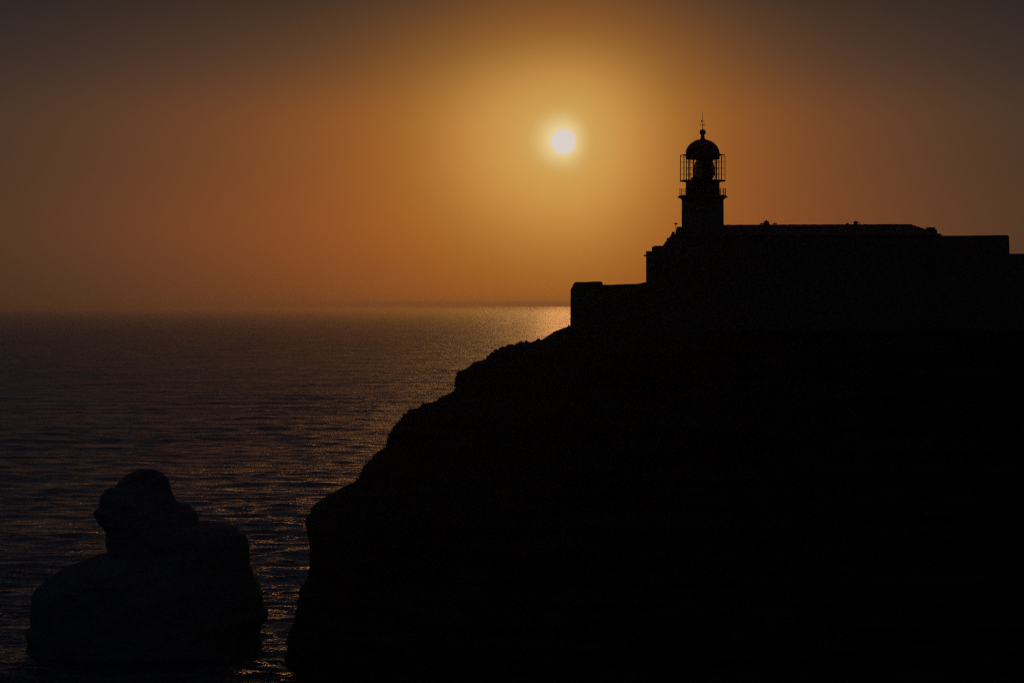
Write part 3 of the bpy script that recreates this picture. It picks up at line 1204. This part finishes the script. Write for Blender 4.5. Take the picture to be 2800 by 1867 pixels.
    tvent(2317.2, 3.7, 4.0, 1.0, "square-shouldered vent pipe on three legs", True)
    bm = bmesh.new()
    zb = zr(2350)
    tube(bm, [(X(2349.4), D, zb - 0.1), (X(2349.3), D, zb + 4.5 * kk), (X(2350.0), D, zb + 6 * kk), (X(2351.4), D, zb + 6.8 * kk)], 0.06, 6)
    o = obj('vent_pipe', bm, 'iron', t)
    o['label'] = "thin vent pipe with bent tip"
    # chimney on the hip
    bm = bmesh.new()
    box(bm, X(2529), X(2549.6), D - 2.6, D - 1.4, Z(643), Z(623.2))
    box(bm, X(2528.2), X(2550.2), D - 2.7, D - 1.3, Z(624.8), Z(623.0))
    prism(bm, [(X(a), Z(b)) for a, b in ((2549.6, 642), (2549.6, 627.2), (2551.5, 628), (2554.5, 629.4), (2555.2, 630.4), (2555.2, 637), (2553.4, 641))], D - 2.5, D - 1.5)
    obj('chimney', bm, 'plaster', t)


long_building()


def right_blocks():
    D = 398.0
    X = lambda p: wx(p, D)
    Z = lambda p: wz(p, D)
    t = thing('flat_roofed_block', (X(2660), D, 60), "flat-topped block with a rounded corner at the right end of the long building", "building")
    pts = [(2561, 900), (2561, 645.1), (2600, 644.6), (2680, 643.9), (2750, 642.8), (2754.5, 643.2), (2757.5, 644.4), (2759.0, 646.5), (2759.4, 652), (2759.9, 670), (2760.4, 692), (2760.8, 900)]
    bm = bmesh.new()
    prism(bm, [(X(a), Z(b)) for a, b in pts], D, D + 11)
    obj('wall', bm, 'plaster', t)
    for px in (2590, 2640, 2700):
        bm = bmesh.new()
        box(bm, X(px) - 0.6, X(px) + 0.6, D - 0.06, D - 0.003, 69.4, 71.3)
        f = obj('window', bm, 'wood', t)
        bm = bmesh.new()
        box(bm, X(px) - 0.48, X(px) + 0.48, D - 0.08, D - 0.063, 69.52, 71.18)
        obj('pane', bm, 'window', f)
    t = bmesh.new()
    pts = [(2760.9, 900), (2760.9, 694.4), (2764, 693.7), (2800, 693.2), (2960, 692), (2960, 900)]
    prism(t, [(X(a), Z(b)) for a, b in pts], D + 1, D + 4)
    o = obj('boundary_wall', t, 'stone')
    tag(o, "lower wall leaving the picture at the right edge, beside the rounded block", "wall")


right_blocks()

# ------------------------------------------------------------------ scrub on the crest
def leaf_cloud(bm, c, rx, rz, n, rnd, size):
    for i in range(n):
        th = rnd.uniform(0, 2 * PI)
        ph = math.acos(rnd.uniform(-0.35, 1))
        rr = rnd.uniform(0.35, 1.0) ** 0.5
        lump = 1 + 0.28 * math.sin(3 * th + c[0]) * math.sin(2 * ph + c[1])
        p = Vector((c[0] + rx * rr * lump * math.sin(ph) * math.cos(th), c[1] + rx * rr * lump * math.sin(ph) * math.sin(th), c[2] + rz * rr * lump * math.cos(ph)))
        a = Vector((rnd.gauss(0, 1), rnd.gauss(0, 1), rnd.gauss(0, 1))).normalized()
        b = a.orthogonal().normalized()
        s = size * rnd.uniform(0.6, 1.3)
        v = [bm.verts.new(p + a * s), bm.verts.new(p + b * s * 0.5), bm.verts.new(p - a * s), bm.verts.new(p - b * s * 0.5)]
        bm.faces.new(v)


def scrub():
    rnd = random.Random(5)
    D = D_C
    kk = K * D
    items = [
        (1473, 932, 5.5, 6, "small twiggy shrub on the crest nearest the sloping stone wall"),
        (1440, 939, 5, 7.5, "spiky shrub with twigs leaning left, right of the round bushes on the crest"),
        (1424, 941, 10, 7.5, "broad rounded shrub topping the cluster on the crest below the bastion"),
        (1396, 948, 12, 7, "wide low shrub left of the topmost rounded one on the crest"),
        (1373, 955, 8, 7, "small bush at the middle of the crest, where it begins to steepen"),
        (1357, 963, 8, 8, "ragged bush just above the steep lower part of the bushy crest"),
        (1346, 971, 7, 8, "ragged bush overhanging the step, third from the lower end of the bushy crest"),
        (1336, 980, 7, 8, "dark bush leaning seaward, second from the lower end of the bushy crest"),
        (1312, 992, 10, 4, "flat cushion of scrub at the lower end of the bushy crest"),
    ]
    for px, py, rx, rz, lab in items:
        x, z = wx(px, D), wz(py, D)
        t = thing('shrub', (x, D, z - 0.1), lab, "shrub", "shrubs along the crest of the cliff")
        bm = bmesh.new()
        nst = 7
        for i in range(nst):
            a = rnd.uniform(0, 2 * PI)
            l = rnd.uniform(0.6, 1.15)
            lean = -0.25 if px == 1440 else 0
            tube(bm, [(x, D, z - 0.3), (x + math.cos(a) * rx * kk * 0.35 * l, D + math.sin(a) * rx * kk * 0.3, z + rz * kk * 0.6 * l),
                      (x + math.cos(a) * rx * kk * 0.8 * l + lean, D + math.sin(a) * rx * kk * 0.7, z + rz * kk * 1.15 * l)], [0.035, 0.022, 0.01], 4)
        obj('stem', bm, 'leaf', t)
        bm = bmesh.new()
        leaf_cloud(bm, (x, D, z), rx * kk, rz * kk * 1.05, 800, rnd, 0.07)
        obj('foliage', bm, 'leaf', t)
    # low ground cover and grass tufts along every ledge
    bm = bmesh.new()
    P = resample(PROFILE, 900)
    dirs = np.gradient(P, axis=0)
    for i in range(len(P)):
        px, py = P[i]
        flat = abs(dirs[i, 1]) / (abs(dirs[i, 0]) + 1e-6)
        if py > 1450:
            dens = 0.35
        else:
            dens = 1.0 if flat < 1.6 else 0.35
        x, z = wx(px, D), wz(py, D)
        if vnoise(np.array([i * 0.045]), np.array([2.2]), np.array([0.]), 77)[0] < -0.15:
            dens *= 0.25
        for dy in (-3.0, -1.2, 0.0, 1.2, 3.0):
            if rnd.random() > dens:
                continue
            y = D + dy + rnd.uniform(-0.8, 0.8)
            sink = 0.05 + 0.03 * dy * dy
            h = rnd.uniform(0.15, 0.6) * (0.6 if py > 1450 else 1)
            for b in range(4):
                a = rnd.uniform(-1.0, 1.0)
                bx, bz = x + rnd.uniform(-0.12, 0.12) + (sink if py > 1390 else 0), z - sink
                tip = (bx + math.sin(a) * h * 0.8 - (0.12 if py > 1390 else 0), y + rnd.uniform(-0.2, 0.2), bz + math.cos(a) * h)
                v = [bm.verts.new((bx - 0.03, y, bz - 0.1)), bm.verts.new((bx + 0.03, y + 0.02, bz - 0.1)), bm.verts.new(tip)]
                bm.faces.new(v)
            if rnd.random() < 0.22:
                leaf_cloud(bm, (x + (0.15 if py > 1390 else 0), y, z - sink), rnd.uniform(0.18, 0.5), rnd.uniform(0.15, 0.4), 34, rnd, 0.07)
    o = obj('ground_cover', bm, 'leaf')
    tag(o, "grass tufts and low scrub along the crest and ledges of the cliff", "ground cover", kind='stuff')


scrub()

# ------------------------------------------------------------------ gull
def gull(px, py, D, span, label):
    x, z = wx(px, D), wz(py, D)
    t = thing('gull', (x, D, z), label, "bird")
    bm = bmesh.new()
    prof = [(0.0, -0.5), (0.05, -0.42), (0.11, -0.15), (0.12, 0.05), (0.08, 0.26), (0.085, 0.34), (0.05, 0.42), (0.015, 0.5), (0, 0.52)]
    rings = []
    sc = span * 0.45
    for r, u in prof:
        if r == 0:
            rings.append([bm.verts.new((x + u * sc, D, z))])
        else:
            rings.append([bm.verts.new((x + u * sc, D + r * sc * math.cos(q * PI / 4), z + r * sc * math.sin(q * PI / 4))) for q in range(8)])
    for A, B in zip(rings[:-1], rings[1:]):
        for q in range(8):
            w = (q + 1) % 8
            if len(A) == 1:
                bm.faces.new((A[0], B[q], B[w]))
            elif len(B) == 1:
                bm.faces.new((A[q], A[w], B[0]))
            else:
                bm.faces.new((A[q], A[w], B[w], B[q]))
    obj('body', bm, 'feather', t)
    for s in (-1, 1):
        bm = bmesh.new()
        h = span / 2
        st = [(0.0, 0.00, 0.10), (0.35, 0.16, 0.11), (0.7, 0.12, 0.08), (1.0, 0.02, 0.015)]
        up_, dn_ = [], []
        for u, lift, ch in st:
            # wings spread partly along the line of sight and partly across it
            wx_, wy_ = 0.45 * u * h * s, 0.9 * u * h * s
            up_.append([bm.verts.new((x + wx_ + ch * span * 0.9, D + wy_, z + lift * h + 0.012 * span)), bm.verts.new((x + wx_ - ch * span * 0.7, D + wy_, z + lift * h + 0.006 * span))])
            dn_.append([bm.verts.new((x + wx_ + ch * span * 0.9, D + wy_, z + lift * h - 0.012 * span)), bm.verts.new((x + wx_ - ch * span * 0.7, D + wy_, z + lift * h - 0.006 * span))])
        for i in range(3):
            bm.faces.new((up_[i][0], up_[i + 1][0], up_[i + 1][1], up_[i][1]))
            bm.faces.new((dn_[i][0], dn_[i][1], dn_[i + 1][1], dn_[i + 1][0]))
            bm.faces.new((up_[i][0], dn_[i][0], dn_[i + 1][0], up_[i + 1][0]))
            bm.faces.new((up_[i][1], up_[i + 1][1], dn_[i + 1][1], dn_[i][1]))
        obj('wing', bm, 'feather', t)


gull(2092.6, 562.8, 900.0, 0.85, "tiny gull gliding in the sky above the long roof")


# ------------------------------------------------------------------ sea haze
def haze():
    bm = bmesh.new()
    box(bm, -58000, 58000, -1500, 58000, -3.0, 98.0)
    mt = bpy.data.materials.new('haze')
    mt.use_nodes = True
    nt = mt.node_tree
    nt.nodes.remove(nt.nodes['Principled BSDF'])
    v = nt.nodes.new('ShaderNodeVolumePrincipled')
    v.inputs['Color'].default_value = (0.95, 0.80, 0.68, 1)
    v.inputs['Density'].default_value = HAZE
    v.inputs['Anisotropy'].default_value = 0.8
    nt.links.new(v.outputs[0], nt.nodes['Material Output'].inputs['Volume'])
    o = obj('haze', bm, mt)
    tag(o, kind='stuff')


HAZE = 2.4e-5
haze()
